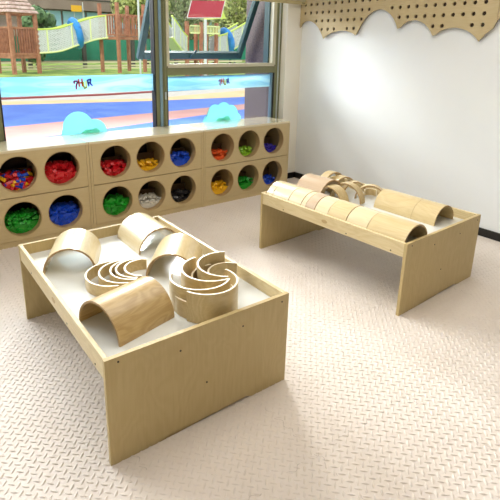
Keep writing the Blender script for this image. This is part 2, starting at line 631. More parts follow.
# ------------------------------------------------------------------ scalloped pegboard
cusps = [(4.016, 1.700), (3.667, 1.581), (3.237, 1.607), (2.767, 1.645), (2.417, 1.587), (2.019, 1.543)]
peaks = [1.757, 1.657, 1.837, 1.729, 1.66]
def scallop(y):
    for (ya, za), (yb, zb), zp in zip(cusps[:-1], cusps[1:], peaks):
        if yb <= y <= ya:
            t = (y - ya) / (yb - ya)
            base = za + (zb - za) * t
            h_ = zp - (za + zb) / 2
            s = 2 * t - 1
            return base + h_ * (math.sqrt(max(0, 1.25 - s * s)) - .5) / (math.sqrt(1.25) - .5)
    return None
def panel(name, y0, y1, label):
    lower = []
    N = 90
    for i in range(N + 1):
        y = y0 + (y1 - y0) * i / N
        lower.append((y, scal(y)))
    outline = [(y, z) for y, z in lower] + [(y1, 2.52), (y0, 2.52)]
    holes = []
    for kx in range(60):
        y = 4.028 - .084 * kx
        for kz in range(-3, 10):
            z = 1.594 + .0835 * kz
            if y1 + .03 < y < y0 - .03 and z < 2.49 and all(z > scal(y + d) + .022 for d in (-.016, 0, .016) if y1 <= y + d <= y0):
                holes.append(circle(y, z, .0165, 16))
    o = curve_plate(name, [outline] + holes, .014, M['peg'])
    # local x -> world y, local y -> world z
    o.matrix_world = Matrix(((0, 0, 1, XR - .026 - .007), (1, 0, 0, 0), (0, 1, 0, 0), (0, 0, 0, 1)))
    tag(o, label, 'pegboard')
    bk = curve_plate('hole_shade_sheet', [[(y, z + .004) for y, z in lower] + [(y1, 2.515), (y0, 2.515)]], .008, M['peg_shade'], o)  # added dark sheet, stands in for the shade inside the peg holes
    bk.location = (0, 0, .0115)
    return o
PER = cusps[0][0] - 1.90
def scal(y):
    if y >= 2.019:
        return scallop(min(y, 4.0159))
    if y > 1.909:                                  # rising arc cut off by the joint
        t = (2.019 - y) / .46
        return 1.543 + .20 * math.sqrt(max(0, 1 - (1 - min(1, t)) ** 2)) ** 1.2
    yy = y + 2.107
    v = scallop(max(2.02, min(4.0159, yy)))
    return v if v else 1.6
panel('pegboard', 4.016, 1.909, 'birch pegboard with scalloped lower edge, on the white wall nearest the window')
panel('pegboard', 1.905, -.05, 'birch pegboard with scalloped lower edge, the panel at the right end of the white wall')
# ------------------------------------------------------------------ bin cabinets
CW, CH = 1.093, .749
CY0, CY1 = 3.687, 4.085
PITCH, HR = .325, .140
HZ = (.213, .563)
def cabinet(x0, label):
    c = empty('bin_cabinet', (x0 + CW / 2, CY0, 0))
    tag(c, label, 'cabinet', 'bin cabinets under the windows')
    hw = CW / 2 - .0015
    D = CY1 - CY0
    bm = bmesh.new()
    box(bm, -hw, -hw + .02, 0, D, 0, CH - .02)
    box(bm, hw - .02, hw, 0, D, 0, CH - .02)
    box(bm, -hw + .02, hw - .02, .02, D, .045, .065)
    box(bm, -hw + .02, hw - .02, .02, D, .380, .396)
    for s in (-.5, .5):
        box(bm, s * PITCH - .006, s * PITCH + .006, .035, D - .012, .065, CH - .02)
    obj('carcass', bm, [M['cab_front']], c, smooth=False)
    obj('back_panel', bx(-hw + .02, hw - .02, D - .012, D, .065, CH - .02), M['cab_back_shade'], c, smooth=False)
    obj('top', bx(-hw, hw, -.002, D, CH - .02, CH, bev=.002), M['cab_top'], c, smooth=False)
    obj('plinth', bx(-hw + .02, hw - .02, .006, .02, 0, .045), M['cab_front'], c, smooth=False)
    for z0, z1, zc in ((.048, .384, HZ[0]), (.391, CH - .021, HZ[1])):
        out = [(-hw + .022, z0), (hw - .022, z0), (hw - .022, z1), (-hw + .022, z1)]
        holes = [circle(k * PITCH, zc, HR, 56) for k in (-1, 0, 1)]
        p = curve_plate('front_panel', [out] + holes, .018, M['cab_front'], c)
        p.rotation_euler = (PI / 2, 0, 0)
        p.location = (0, .009, 0)
        for k in (-1, 0, 1):
            bm = bmesh.new()
            n = 56
            rings = [(HR, .0005), (HR - .0, -.0015), (HR - .006, -.0015), (HR - .006, .058), (HR, .058)]
            rv = []
            for rr, yy in rings:
                rv.append([bm.verts.new((rr * math.cos(2 * PI * i / n), yy, rr * math.sin(2 * PI * i / n))) for i in range(n)])
            for a, b in zip(rv, rv[1:] + rv[:1]):
                for i in range(n):
                    bm.faces.new((a[i], a[(i + 1) % n], b[(i + 1) % n], b[i]))
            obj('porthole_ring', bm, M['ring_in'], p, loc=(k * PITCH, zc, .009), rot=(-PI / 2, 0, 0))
            # half-height divider behind the opening
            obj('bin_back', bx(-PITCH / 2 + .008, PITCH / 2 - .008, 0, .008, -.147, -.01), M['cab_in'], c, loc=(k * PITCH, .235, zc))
    return c
M['ring_in'] = noisy('ring_inner_birch', srgb(186, 160, 116), srgb(168, 140, 98), 10, .5)
XC = 3.513
cabs = [cabinet(XC - CW * (k + 1), lab) for k, lab in enumerate((
    'birch cabinet with six round openings at the right end of the row, beside the corner',
    'birch cabinet with six round openings in the middle of the row under the windows',
    'birch cabinet with six round openings at the left end of the row'))]

# ------------------------------------------------------------------ toy bricks in the bins
def brick_mesh(name, lx, ly, lz, nx, ny, mat):
    bm = box(bmesh.new(), -lx / 2, lx / 2, -ly / 2, ly / 2, 0, lz, bev=.001)
    for i in range(nx):
        for j in range(ny):
            x = (i + .5) / nx * lx - lx / 2
            y = (j + .5) / ny * ly - ly / 2
            r = min(lx / nx, ly / ny) * .3
            g = bmesh.ops.create_cone(bm, cap_ends=True, segments=8, radius1=r, radius2=r, depth=lz * .25)
            bmesh.ops.translate(bm, verts=g['verts'], vec=(x, y, lz * 1.125))
    me = bpy.data.meshes.new(name)
    bm.to_mesh(me)
    bm.free()
    me.materials.append(mat)
    return me
COL = dict(red=(200, 24, 34), yellow=(242, 186, 30), blue=(24, 74, 200), green=(30, 150, 40), white=(220, 216, 204), black=(34, 32, 34),
           orange=(232, 96, 40), lime=(140, 190, 40), purple=(58, 44, 170))
for kk, cc in COL.items():
    M['b_' + kk] = plain('brick_' + kk, srgb(*cc), .3, 0, .5)
MESH = {}
def bm_for(col, size):
    key = (col, size)
    if key not in MESH:
        dims = {'s': (.036, .018, .016, 2, 1), 'm': (.054, .027, .022, 3, 1), 'l': (.090, .030, .024, 4, 1)}[size]
        MESH[key] = brick_mesh('toy_brick', dims[0], dims[1], dims[2], dims[3], dims[4], M['b_' + col])
    return MESH[key]

def pile_height(x, y, fill, rad):
    # gently mounded, higher at the back
    return fill * (1 - .25 * (x / rad) ** 2) + .25 * max(0, y - .05)
def fill_bin(cx, row, col, fill, size, n, where, mix=None):
    """fill = height of the pile at the front above the bottom of the opening"""
    zc = HZ[row]
    fill *= .92
    zb = zc - HR + .006
    y0 = CY0 + .062
    y1 = CY0 + .230
    hw = PITCH / 2 - .010
    lab = '%s toy brick in %s' % (col, where)
    grp = 'toy bricks in %s' % where
    rng = random.Random(int(cx * 100) + row * 977)
    # pile underneath: loose bricks nobody could count
    bm = bmesh.new()
    N = 12
    vs = {}
    lo = zc - .146
    for i in range(N + 1):
        for j in range(N + 1):
            x = -hw + 2 * hw * i / N
            y = y0 + (y1 - y0) * j / N
            z = zb + fill * (1 - .18 * (x / hw) ** 2) + .10 * (y - y0) - .032 + rng.uniform(-.008, .008)
            vs[i, j] = bm.verts.new((x, y, z))
    for i in range(N):
        for j in range(N):
            bm.faces.new((vs[i, j], vs[i + 1, j], vs[i + 1, j + 1], vs[i, j + 1]))
    # skirt
    ring = [(i, 0) for i in range(N + 1)] + [(N, j) for j in range(1, N + 1)] + [(i, N) for i in range(N - 1, -1, -1)] + [(0, j) for j in range(N - 1, 0, -1)]
    low = [bm.verts.new((vs[k].co.x, vs[k].co.y, lo)) for k in ring]
    for a in range(len(ring)):
        b = (a + 1) % len(ring)
        bm.faces.new((vs[ring[a]], vs[ring[b]], low[b], low[a]))
    bm.faces.new(low)
    # many small bricks bristling on the pile
    cols = mix or [col]
    mats = [M['b_' + q] for q in cols]
    for q in range(46 if fill > .06 else 30):
        x = rng.uniform(-hw * .85, hw * .85)
        if rng.random() < .5:
            y = y0 + rng.uniform(.002, .02)
            z = zb + rng.uniform(-.005, fill * (1 - .18 * (x / hw) ** 2) - .01)
            if x * x + (z - zc) ** 2 > (HR + .01) ** 2:
                continue
        else:
            y = rng.uniform(y0 + .01, y1 - .02)
            z = zb + fill * (1 - .18 * (x / hw) ** 2) + .10 * (y - y0) - .012
        d = {'s': (.017, .0085, .008), 'm': (.026, .013, .010), 'l': (.034, .014, .011)}[size]
        b2 = box(bmesh.new(), -d[0], d[0], -d[1], d[1], -d[2], d[2], mi=rng.randrange(len(cols)))
        mt = Matrix.Translation((x, y, z)) @ Matrix.Rotation(rng.uniform(0, PI), 4, 'Z') @ Matrix.Rotation(rng.uniform(-.6, .6), 4, 'X') @ Matrix.Rotation(rng.uniform(-.5, .5), 4, 'Y')
        b2.transform(mt)
        me = bpy.data.meshes.new('t')
        b2.to_mesh(me)
        b2.free()
        bm.from_mesh(me)
        bpy.data.meshes.remove(me)
    o = obj('loose_bricks', bm, mats, loc=(cx, 0, 0), smooth=False)
    o['kind'] = 'stuff'
    o['label'] = 'packed %s toy bricks under the top layer in %s' % (col if not mix else 'mixed', where.replace('the ', ''))
    o['category'] = 'toy bricks'
    # individual bricks on the visible face of the pile
    done = 0
    tries = 0
    placed = []
    while done < n and tries < 900:
        tries += 1
        sz = size
        c_ = col
        if mix:
            c_ = rng.choice(cols)
            sz = rng.choice(['m', 'm', 'l']) if c_ != 'yellow' else 'm'
        x = rng.uniform(-hw * .72, hw * .72)
        y = rng.uniform(y0 + .016, y0 + .11)
        z = zb + fill * (1 - .18 * (x / hw) ** 2) + .10 * (y - y0) + .002
        md = {'s': .022, 'm': .03, 'l': .042}[sz]
        if any((x - a) ** 2 + (y - b) ** 2 < md * md for a, b in placed):
            if tries < 500:
                continue
        o = bpy.data.objects.new('toy_brick', bm_for(c_, sz))
        C.objects.link(o)
        o.location = (cx + x, y, z)
        o.rotation_euler = (rng.uniform(-.3, .9), rng.uniform(-.5, .5), rng.uniform(0, PI))
        l2 = lab if not mix else '%s toy brick in the mixed heap of the left cabinet' % c_
        tag(o, l2, 'toy brick', grp if not mix else '%s bricks in the mixed heap' % c_)
        placed.append((x, y))
        done += 1

xr, xm, xl = (XC - CW * (k + .5) for k in range(3))
P_ = PITCH
# left cabinet
fill_bin(xl, 1, 'red', .10, 'm', 16, 'the upper left hole of the left cabinet', ['red', 'red', 'yellow', 'blue'])
fill_bin(xl + P_, 1, 'red', .135, 'm', 18, 'the upper right hole of the left cabinet')
fill_bin(xl, 0, 'green', .135, 'm', 18, 'the lower left hole of the left cabinet')
fill_bin(xl + P_, 0, 'blue', .135, 'm', 18, 'the lower right hole of the left cabinet')
# middle cabinet
fill_bin(xm - P_, 1, 'red', .085, 'm', 16, 'the upper left hole of the middle cabinet')
fill_bin(xm, 1, 'yellow', .055, 's', 16, 'the upper centre hole of the middle cabinet')
fill_bin(xm + P_, 1, 'blue', .095, 's', 18, 'the upper right hole of the middle cabinet')
fill_bin(xm - P_, 0, 'green', .115, 'l', 14, 'the lower left hole of the middle cabinet')
fill_bin(xm, 0, 'white', .085, 's', 18, 'the lower centre hole of the middle cabinet')
fill_bin(xm + P_, 0, 'black', .06, 'm', 14, 'the lower right hole of the middle cabinet')
# right cabinet
fill_bin(xr - P_, 1, 'orange', .06, 's', 16, 'the upper left hole of the right cabinet')
fill_bin(xr, 1, 'lime', .055, 's', 16, 'the upper centre hole of the right cabinet')
fill_bin(xr + P_, 1, 'purple', .045, 's', 14, 'the upper right hole of the right cabinet')
fill_bin(xr - P_, 0, 'yellow', .09, 's', 18, 'the lower left hole of the right cabinet')
fill_bin(xr, 0, 'green', .085, 's', 18, 'the lower centre hole of the right cabinet')
fill_bin(xr + P_, 0, 'blue', .05, 's', 14, 'the lower right hole of the right cabinet')

# ------------------------------------------------------------------ play tables
TL, TW, TH = 1.22, .854, .45
ZT0 = .39
T = .018
def table(loc, rz, label):
    t = empty('play_table', loc, rz)
    tag(t, label, 'table', 'low play tables')
    def endp(v0):
        # polygon in (u, z) with a shallow notch at the foot, extruded in v
        n0, n1 = .20, .66
        poly = [(0, 0), (n0, 0), (n0 + .03, .012), (n1 - .03, .012), (n1, 0), (TW, 0), (TW, TH), (0, TH)]
        return prism(bmesh.new(), poly, 'y', v0, v0 + T)
    for v0 in (0, TL - T):
        e = obj('end_panel', endp(v0), M['birch_z'], t, smooth=False)
        yy = -.0006 if v0 == 0 else TL + .0006
        for u_, z_ in ((.05, TH - .02), (.30, TH - .075), (.60, TH - .075), (TW - .04, TH - .03), (.42, .18)):
            bm = bmesh.new()
            bmesh.ops.create_cone(bm, cap_ends=True, segments=10, radius1=.0042, radius2=.0042, depth=.002)
            obj('screw', bm, M['screw'], e, loc=(u_, yy, z_), rot=(PI / 2, 0, 0))
    for u0 in (0.002, TW - T - .002):
        a = obj('side_rail', bx(u0, u0 + T, T, TL - T, TH - .085, TH - .0005, bev=.0015), M['birch_y'], t, smooth=False)
        if u0 < .1:
            for v_ in (.10, .42, .98):
                bm = bmesh.new()
                bmesh.ops.create_cone(bm, cap_ends=True, segments=10, radius1=.0045, radius2=.0045, depth=.002)
                obj('screw', bm, M['screw'], a, loc=(u0 - .0003, v_, TH - .07), rot=(0, PI / 2, 0))
            bm = bmesh.new()
            bmesh.ops.create_cone(bm, cap_ends=True, segments=20, radius1=.012, radius2=.012, depth=.002)
            bm.transform(Matrix.Scale(2.0, 4, (0, 1, 0)))
            obj('wood_patch', bm, M['knot'], a, loc=(u0 - .0002, .60, TH - .045), rot=(0, PI / 2, 0))
    obj('tray', bx(T + .002, TW - T - .002, T, TL - T, ZT0 - .012, ZT0), M['laminate'], t, smooth=False)
    return t
T1 = dict(o=(.498, 1.379), a=R(89.5 - 90))
T2 = dict(o=(2.271, 1.400), a=R(91.76 - 90))
table((*T1['o'], 0), T1['a'], 'nearer low birch play table with white tray, scattered arches on it')
table((*T2['o'], 0), T2['a'], 'farther low birch play table, by the white wall, with a row of arches')
def t2(u, v):
    c_, s_ = math.cos(T2['a']), math.sin(T2['a'])
    return T2['o'][0] + u * c_ - v * s_, T2['o'][1] + u * s_ + v * c_

# ------------------------------------------------------------------ bent-ply arches
EPS = .0004
def arch_tunnel(x, y, deg, r, L, label, mat='tube', th=.0095, z=ZT0, name='wooden_arch', group=None):
    """half tube lying open side down; axis along deg, near end at (x, y)"""
    bm = bmesh.new()
    n = 40
    rows = []
    for X in (0, L):
        o_ = [bm.verts.new((X, r * math.cos(PI * i / n), r * math.sin(PI * i / n))) for i in range(n + 1)]
        i_ = [bm.verts.new((X, (r - th) * math.cos(PI * i / n), (r - th) * math.sin(PI * i / n))) for i in range(n + 1)]
        rows.append((o_, i_))
    (o0, i0), (o1, i1) = rows
    for k in range(n):
        bm.faces.new((o0[k], o0[k + 1], o1[k + 1], o1[k]))
        bm.faces.new((i0[k + 1], i0[k], i1[k], i1[k + 1]))
        bm.faces.new((o0[k + 1], o0[k], i0[k], i0[k + 1])).material_index = 1
        bm.faces.new((o1[k], o1[k + 1], i1[k + 1], i1[k])).material_index = 1
    for k in (0, n):
        bm.faces.new((o0[k], o1[k], i1[k], i0[k])).material_index = 1
    o = obj(name, bm, [M[mat], M['tube_edge']], loc=(x, y, z + EPS), rot=(0, 0, R(deg)))
    tag(o, label, 'toy arch', group)
    return o
M['tube_edge'] = wood('bent_ply_edge', srgb(196, 166, 120), srgb(150, 116, 76), 'z', .5, .1, .05)
def half_ring(x, y, bulge, r, h_, label, th=.009, z=ZT0, mat='ring', span=180):
    bm = bmesh.new()
    n = 40
    vs = []
    for Z in (0, h_):
        for rr in (r, r - th):
            vs.append([bm.verts.new((rr * math.cos(R(-span / 2 + span * i / n)), rr * math.sin(R(-span / 2 + span * i / n)), Z)) for i in range(n + 1)])
    o0, i0, o1, i1 = vs
    for k in range(n):
        bm.faces.new((o0[k], o0[k + 1], o1[k + 1], o1[k]))
        bm.faces.new((i0[k + 1], i0[k], i1[k], i1[k + 1]))
        bm.faces.new((o0[k + 1], o0[k], i0[k], i0[k + 1])).material_index = 1
        bm.faces.new((o1[k], o1[k + 1], i1[k + 1], i1[k])).material_index = 1
    for k in (0, n):
        bm.faces.new((o0[k], o1[k], i1[k], i0[k])).material_index = 1
    o = obj('wooden_half_ring', bm, [M[mat], M['ring_edge']], loc=(x, y, z + EPS), rot=(0, 0, R(bulge)))
    tag(o, label, 'toy arch')
    return o
M['ring_edge'] = plain('ring_edge_pale', srgb(240, 228, 200), .4)

# --- nearer table
arch_tunnel(.578, 1.640, 13.6, .137, .284, 'large brown wooden arch with swirling grain at the near left corner of the nearer table', 'tube_grain')
arch_tunnel(.664, 2.236, 63, .130, .280, 'large pale wooden arch standing alone at the far left of the nearer table', 'tube_pale')
arch_tunnel(1.172, 2.228, 88.9, .130, .300, 'large pale wooden arch at the far end of the nearer table', 'tube_pale')
arch_tunnel(1.055, 1.897, 51, .128, .275, 'large wooden arch between the far arch and the swirl of half rings', 'tube')
# nested thin rings, left of the swirl
for x_, y_, b_, r_, lb in (
        (.805, 1.996, 162.5, .140, 'outermost of the five low nested half rings on the nearer table, leftmost'),
        (.856, 1.987, 160.5, .130, 'second from the left of five low nested half rings on the nearer table'),
        (.898, 1.985, 161, .117, 'middle one of the five low nested half rings on the nearer table'),
        (.918, 1.984, 154, .109, 'fourth from the left of five low nested half rings on the nearer table'),
        (.948, 1.974, 146.5, .099, 'innermost of the five low nested half rings, rightmost, on the nearer table')):
    half_ring(x_, y_, b_, r_, .058, lb)
# swirl of half rings, front right
for x_, y_, b_, r_, h_, lb in (
        (1.044, 1.562, -73, .135, .135, 'tall half ring at the very front of the swirl, beside the nearer end panel'),
        (1.045, 1.591, -105, .136, .078, 'low half ring tucked at the left foot of the swirl on the nearer table'),
        (1.046, 1.622, -137, .136, .130, 'tall half ring second from the front of the swirl, on its left side'),
        (1.130, 1.660, 180, .138, .130, 'tall half ring in the middle of the swirl on the nearer table'),
        (1.172, 1.657, 163, .128, .080, 'low half ring hidden inside the middle of the swirl on the nearer table'),
        (1.214, 1.655, 147.6, .138, .130, 'tall half ring at the back of the swirl on the nearer table'),
        (1.230, 1.652, 121, .104, .085, 'low half ring at the right of the swirl, hollow side facing the front')):
    half_ring(x_, y_, b_, r_, h_, lb)

# --- farther table: front row
vs_ = [(.040, .300, .130, 'tube', 'longest wooden arch of the front row, at the near end of the farther table'),
       (.302, .458, .1285, 'tube_pale', 'pale wooden arch in the front row next to the longest one'),
       (.460, .611, .130, 'tube', 'third wooden arch from the near end of the front row on the farther table'),
       (.613, .724, .1285, 'tube_pale', 'fourth wooden arch from the near end of the front row on the farther table'),
       (.726, .807, .130, 'tube_pink', 'short pinkish wooden arch in the middle of the front row'),
       (.809, .850, .1285, 'tube_pale', 'narrowest pale wooden arch in the front row, touching the pinkish one'),
       (.852, .972, .1300, 'tube_pale', 'third wooden arch from the far end of the front row on the farther table'),
       (.974, 1.136, .130, 'tube_pale', 'second wooden arch from the far end of the front row on the farther table'),
       (1.138, 1.198, .130, 'tube_pale', 'last narrow wooden arch at the far end of the front row')]
for v0, v1, r_, mt, lb in vs_:
    arch_tunnel(*t2(.155, v0), 91.76, r_, v1 - v0 - .002, lb, mt, group='front row of wooden arches on the farther table')
arch_tunnel(2.930, 1.566, 90.6, .118, .168, 'shorter of the two arches along the wall side of the farther table, near end', 'tube')
arch_tunnel(2.928, 1.736, 90.6, .118, .300, 'longer of the two arches along the wall side of the farther table', 'tube')
arch_tunnel(2.700, 2.345, 94, .148, .242, 'pinkish wooden arch behind the far end of the front row', 'tube_pink')
# cluster of rings between them
arch_tunnel(2.912, 2.510, 92, .142, .070, 'tallest narrow arch at the far back of the ring cluster, by the white wall', 'ring')
arch_tunnel(2.935, 2.420, 80, .120, .070, 'narrow upright arch second from the back in the ring cluster', 'ring')
arch_tunnel(2.965, 2.335, 60, .094, .055, 'small upright arch in the middle of the ring cluster by the wall', 'ring')
arch_tunnel(2.750, 2.255, 10, .134, .062, 'right band of the two upright arches at the front of the ring cluster', 'ring')
arch_tunnel(2.615, 2.300, 4, .120, .095, 'left band of the two upright arches, poking into the pinkish arch', 'ring')
arch_tunnel(2.915, 2.152, 30, .116, .052, 'wide thin arch standing just behind the longer wall side arch', 'ring')
half_ring(3.000, 2.215, 60, .052, .050, 'low half ring lying on its side behind the thin arch by the wall')

# ------------------------------------------------------------------ outdoors
M['pave'] = noisy('pale_paving', srgb(186, 180, 170), srgb(196, 190, 181), 3, .8)
M['o_blue'] = noisy('blue_court_paint', srgb(56, 98, 184), srgb(76, 116, 198), 1.2, .7)
M['o_pink'] = noisy('faded_red_court_paint', srgb(178, 126, 120), srgb(190, 140, 132), 1.2, .7)
M['o_tan'] = noisy('tan_court_paint', srgb(214, 176, 124), srgb(224, 190, 142), 1.2, .7)
M['o_red'] = plain('dark_red_kerb', srgb(140, 58, 56), .7)
M['grass'] = noisy('lawn', srgb(94, 128, 50), srgb(176, 196, 96), .9, .9, 6)
M['redwood'] = noisy('play_timber', srgb(156, 100, 74), srgb(186, 126, 96), 5, .7)
M['slat'] = noisy('weathered_roof_slat', srgb(176, 140, 128), srgb(216, 190, 178), 6, .7)
M['lime'] = plain('lime_rail_paint', srgb(206, 224, 96), .4)
M['limew'] = plain('pale_lime_rail_paint', srgb(232, 238, 168), .4)
M['net'] = noisy('grey_rope', srgb(196, 198, 194), srgb(228, 230, 226), 30, .8)
M['o_ring'] = plain('blue_plastic_ring', srgb(40, 140, 220), .35)
M['greenmesh'] = noisy('green_windbreak', srgb(26, 110, 84), srgb(44, 134, 104), .8, .8)
M['rail'] = plain('pale_fence_rail', srgb(216, 206, 170), .7)
M['fpost'] = plain('dark_fence_post', srgb(70, 66, 60), .7)
M['bwall'] = noisy('brown_cladding', srgb(132, 112, 100), srgb(152, 132, 118), .6, .8)
M['bwin'] = plain('building_window', srgb(150, 190, 205), .2)
M['o_yellow'] = plain('yellow_sign', srgb(236, 176, 30), .5)
M['mast'] = plain('galvanised_mast', srgb(206, 208, 204), .4)
M['red'] = plain('crimson_panel', srgb(176, 32, 52), .5)
M['leaf1'] = noisy('leaf_green', srgb(70, 104, 62), srgb(116, 146, 92), 3, .7)
M['leaf2'] = noisy('leaf_yellow_green', srgb(130, 146, 74), srgb(206, 206, 130), 3, .7)
M['leaf3'] = noisy('leaf_grey_green', srgb(106, 122, 84), srgb(164, 172, 120), 3, .7)
M['bark'] = plain('tree_bark', srgb(84, 68, 54), .9)

def flat(name, poly, z0, z1, mat):
    return tagk(obj(name, prism(bmesh.new(), poly, 'z', z0, z1), mat, smooth=False), 'structure')
flat('ground', [(-40, 4.3), (70, 4.3), (70, 90), (-40, 90)], -.12, -.012, M['pave'])
flat('lawn', [(-40, 16.6), (70, 17.5), (70, 60), (-40, 60)], -.012, .0, M['grass'])
flat('painted_court', [(-12, 4.4), (24, 4.4), (24, 8.0 + 5.2), (7.3, 9.45), (3.4, 8.5), (-12, 5.4)], -.012, .0, M['o_blue'])
flat('painted_lane', [(-12, 5.4), (3.4, 8.5), (7.3, 9.45), (24, 13.2), (24, 14.4), (8, 10.36), (5.12, 10.04), (1.82, 9.64), (-12, 8.2)], -.012, .0, M['o_pink'])
flat('painted_field', [(-12, 8.2), (1.82, 9.64), (5.12, 10.04), (8, 10.36), (24, 14.4), (24, 14.9), (9.2, 11.95), (6.3, 12.3), (2.6, 13.3), (-12, 17)], -.012, .0, M['o_blue'])
flat('painted_edge', [(-12, 17), (2.6, 13.3), (6.3, 12.3), (9.2, 11.95), (24, 14.9), (24, 17), (10.6, 13.8), (6.6, 12.9), (2.75, 14.15), (-12, 17.6)], -.012, .0, M['o_tan'])
flat('kerb', [(2.0, 14.75), (5.9, 14.45), (9.4, 14.8), (10.6, 15.3), (10.6, 15.5), (9.4, 15.05), (5.9, 14.65), (2.0, 15.0)], -.012, .03, M['o_red'])

# play tower with slatted roof
def play_tower():
    t = empty('play_tower', (6.03, 26.66, 0))
    tag(t, 'reddish timber play tower with slatted pyramid roof, left of the net bridge', 'play tower')
    e1 = Vector((1.36, .44, 0))
    e2 = Vector((-.44, 1.36, 0))
    c = [Vector((0, 0, 0)), e1, e1 + e2, e2]
    Z = Vector((0, 0, 1))
    for p in c:
        b = bar(bmesh.new(), p, p + Z * 3.02, .17, up=(1, .3, 0))
        obj('post', b, M['redwood'], t, smooth=False)
    obj('platform', prism(bmesh.new(), [(p.x, p.y) for p in c], 'z', .78, .96), M['redwood'], t, smooth=False)
    for i in range(4):
        p, q = c[i], c[(i + 1) % 4]
        bm = bmesh.new()
        for z in (2.28, 1.0):
            bar(bm, p + Z * z, q + Z * z, .07, .09)
        n = 10
        for k in range(1, n):
            s = p + (q - p) * (k / n)
            bar(bm, s + Z * 1.0, s + Z * 2.28, .075, .03, up=(q - p).normalized())
        obj('railing', bm, M['redwood'], t, smooth=False)
        obj('roof_beam', bar(bmesh.new(), p + Z * 2.97, q + Z * 2.97, .08, .1), M['redwood'], t, smooth=False)
    mid = (e1 + e2) / 2
    apex = mid + Z * 4.5
    bm = bmesh.new()
    for i in range(4):
        p, q = c[i], c[(i + 1) % 4]
        p2 = mid + (p - mid) * 1.22 + Z * 3.0
        q2 = mid + (q - mid) * 1.22 + Z * 3.0
        for k in range(8):
            f0, f1 = k / 8, (k + .62) / 8
            a, b = p2.lerp(apex, f0), q2.lerp(apex, f0)
            d, e = p2.lerp(apex, f1), q2.lerp(apex, f1)
            nz = Z * .03
            vs = [bm.verts.new(v) for v in (a, b, e, d, a + nz, b + nz, e + nz, d + nz)]
            for f in ((3, 2, 1, 0), (4, 5, 6, 7), (0, 1, 5, 4), (1, 2, 6, 5), (2, 3, 7, 6), (3, 0, 4, 7)):
                bm.faces.new([vs[i_] for i_ in f])
    obj('roof', bm, M['slat'], t, smooth=False)
play_tower()

def platform_tower(name, loc, corners, zf, zr, zt, label, mat='redwood', n=7):
    t = empty(name, loc)
    tag(t, label, 'play tower')
    Z = Vector((0, 0, 1))
    cs = [Vector((x, y, 0)) for x, y in corners]
    for p in cs:
        obj('post', bar(bmesh.new(), p, p + Z * zt, .16, up=(1, .3, 0)), M[mat], t, smooth=False)
    obj('platform', prism(bmesh.new(), [(p.x, p.y) for p in cs], 'z', zf - .15, zf), M[mat], t, smooth=False)
    for i in range(len(cs)):
        p, q = cs[i], cs[(i + 1) % len(cs)]
        bm = bmesh.new()
        for z in (zr, zf + .1):
            bar(bm, p + Z * z, q + Z * z, .06, .08)
        for k in range(1, n):
            s = p + (q - p) * (k / n)
            bar(bm, s + Z * (zf + .1), s + Z * zr, .08, .03, up=(q - p).normalized())
        obj('railing', bm, M[mat], t, smooth=False)
    return t
platform_tower('play_platform', (11.45, 25.97, 0), [(0, 0), (1.75, .35), (1.4, 1.75), (-.45, 1.35)], 1.95, 3.1, 3.72,
               'open timber play platform with vertical boards, at the right end of the net bridge')

# net bridge between them
def net_bridge(name, pts_lo, h_, width, label, ringat=None):
    b = empty(name, pts_lo[0])
    tag(b, label, 'net bridge')
    o = Vector(pts_lo[0])
    lo = [Vector(p) - o for p in pts_lo]
    side = Vector((0, width, 0))
    up = Vector((0, 0, h_))
    def smooth_pts(ps, n=24):
        out = []
        for i in range(n + 1):
            s = i / n * (len(ps) - 1)
            k = min(int(s), len(ps) - 2)
            f = s - k
            p0, p1, p2, p3 = ps[max(k - 1, 0)], ps[k], ps[k + 1], ps[min(k + 2, len(ps) - 1)]
            out.append(.5 * ((2 * p1) + (p2 - p0) * f + (2 * p0 - 5 * p1 + 4 * p2 - p3) * f * f + (3 * p1 - p0 - 3 * p2 + p3) * f ** 3))
        return out
    L0 = smooth_pts(lo)
    for s_ in (Vector(), side):
        obj('lower_rail', tube(bmesh.new(), [p + s_ for p in L0], .05, 6), M['limew'], b)
        obj('upper_rail', tube(bmesh.new(), [p + s_ + up for p in L0], .05, 6), M['lime'], b)
        bm = bmesh.new()
        n = 26
        def at(f):
            x = f * (len(L0) - 1)
            k = min(int(x), len(L0) - 2)
            return L0[k].lerp(L0[k + 1], x - k)
        for i in range(-10, n):
            for sg in (1, -1):
                pts = []
                for j in range(6):
                    f = (i + (j if sg > 0 else 5 - j) * 2) / n
                    if 0 <= f <= 1:
                        pts.append(at(f) + s_ + up * (j / 5))
                if len(pts) > 1:
                    tube(bm, pts, .026, 4)
        for r_ in range(1, 5):
            tube(bm, [p + s_ + up * (r_ / 5) for p in L0], .022, 4)
        obj('rope_net', bm, M['net'], b)
    bm = bmesh.new()
    for p, q in zip(L0[:-1], L0[1:]):
        bar(bm, p + side * .5, q + side * .5, width * .9, .04)
    obj('deck', bm, M['net'], b, smooth=False)
    for f in (.15, .45, .7, .9):
        k = int(f * 24)
        obj('hoop', tube(bmesh.new(), [L0[k], L0[k] + up], .045, 6), M['limew'], b)
    if ringat is not None:
        k = int(ringat * 24)
        cpt = L0[k] + up * .5 + side * .5
        pts = [cpt + Vector((-.14 * math.sin(2 * PI * i / 28), math.cos(2 * PI * i / 28) * width * .68, math.sin(2 * PI * i / 28) * h_ * .56)) for i in range(28)]
        obj('crawl_ring', tube(bmesh.new(), pts, .19, 8, closed=True), M['o_ring'], b)
net_bridge('net_bridge', [(7.45, 27.0, 1.05), (8.52, 27.0, 1.15), (9.6, 27.0, 1.5), (10.6, 26.9, 1.80), (11.55, 26.7, 1.92)], 1.18, .9,
           'rope net bridge with lime rails and blue ring, between the tower and the platform', .52)

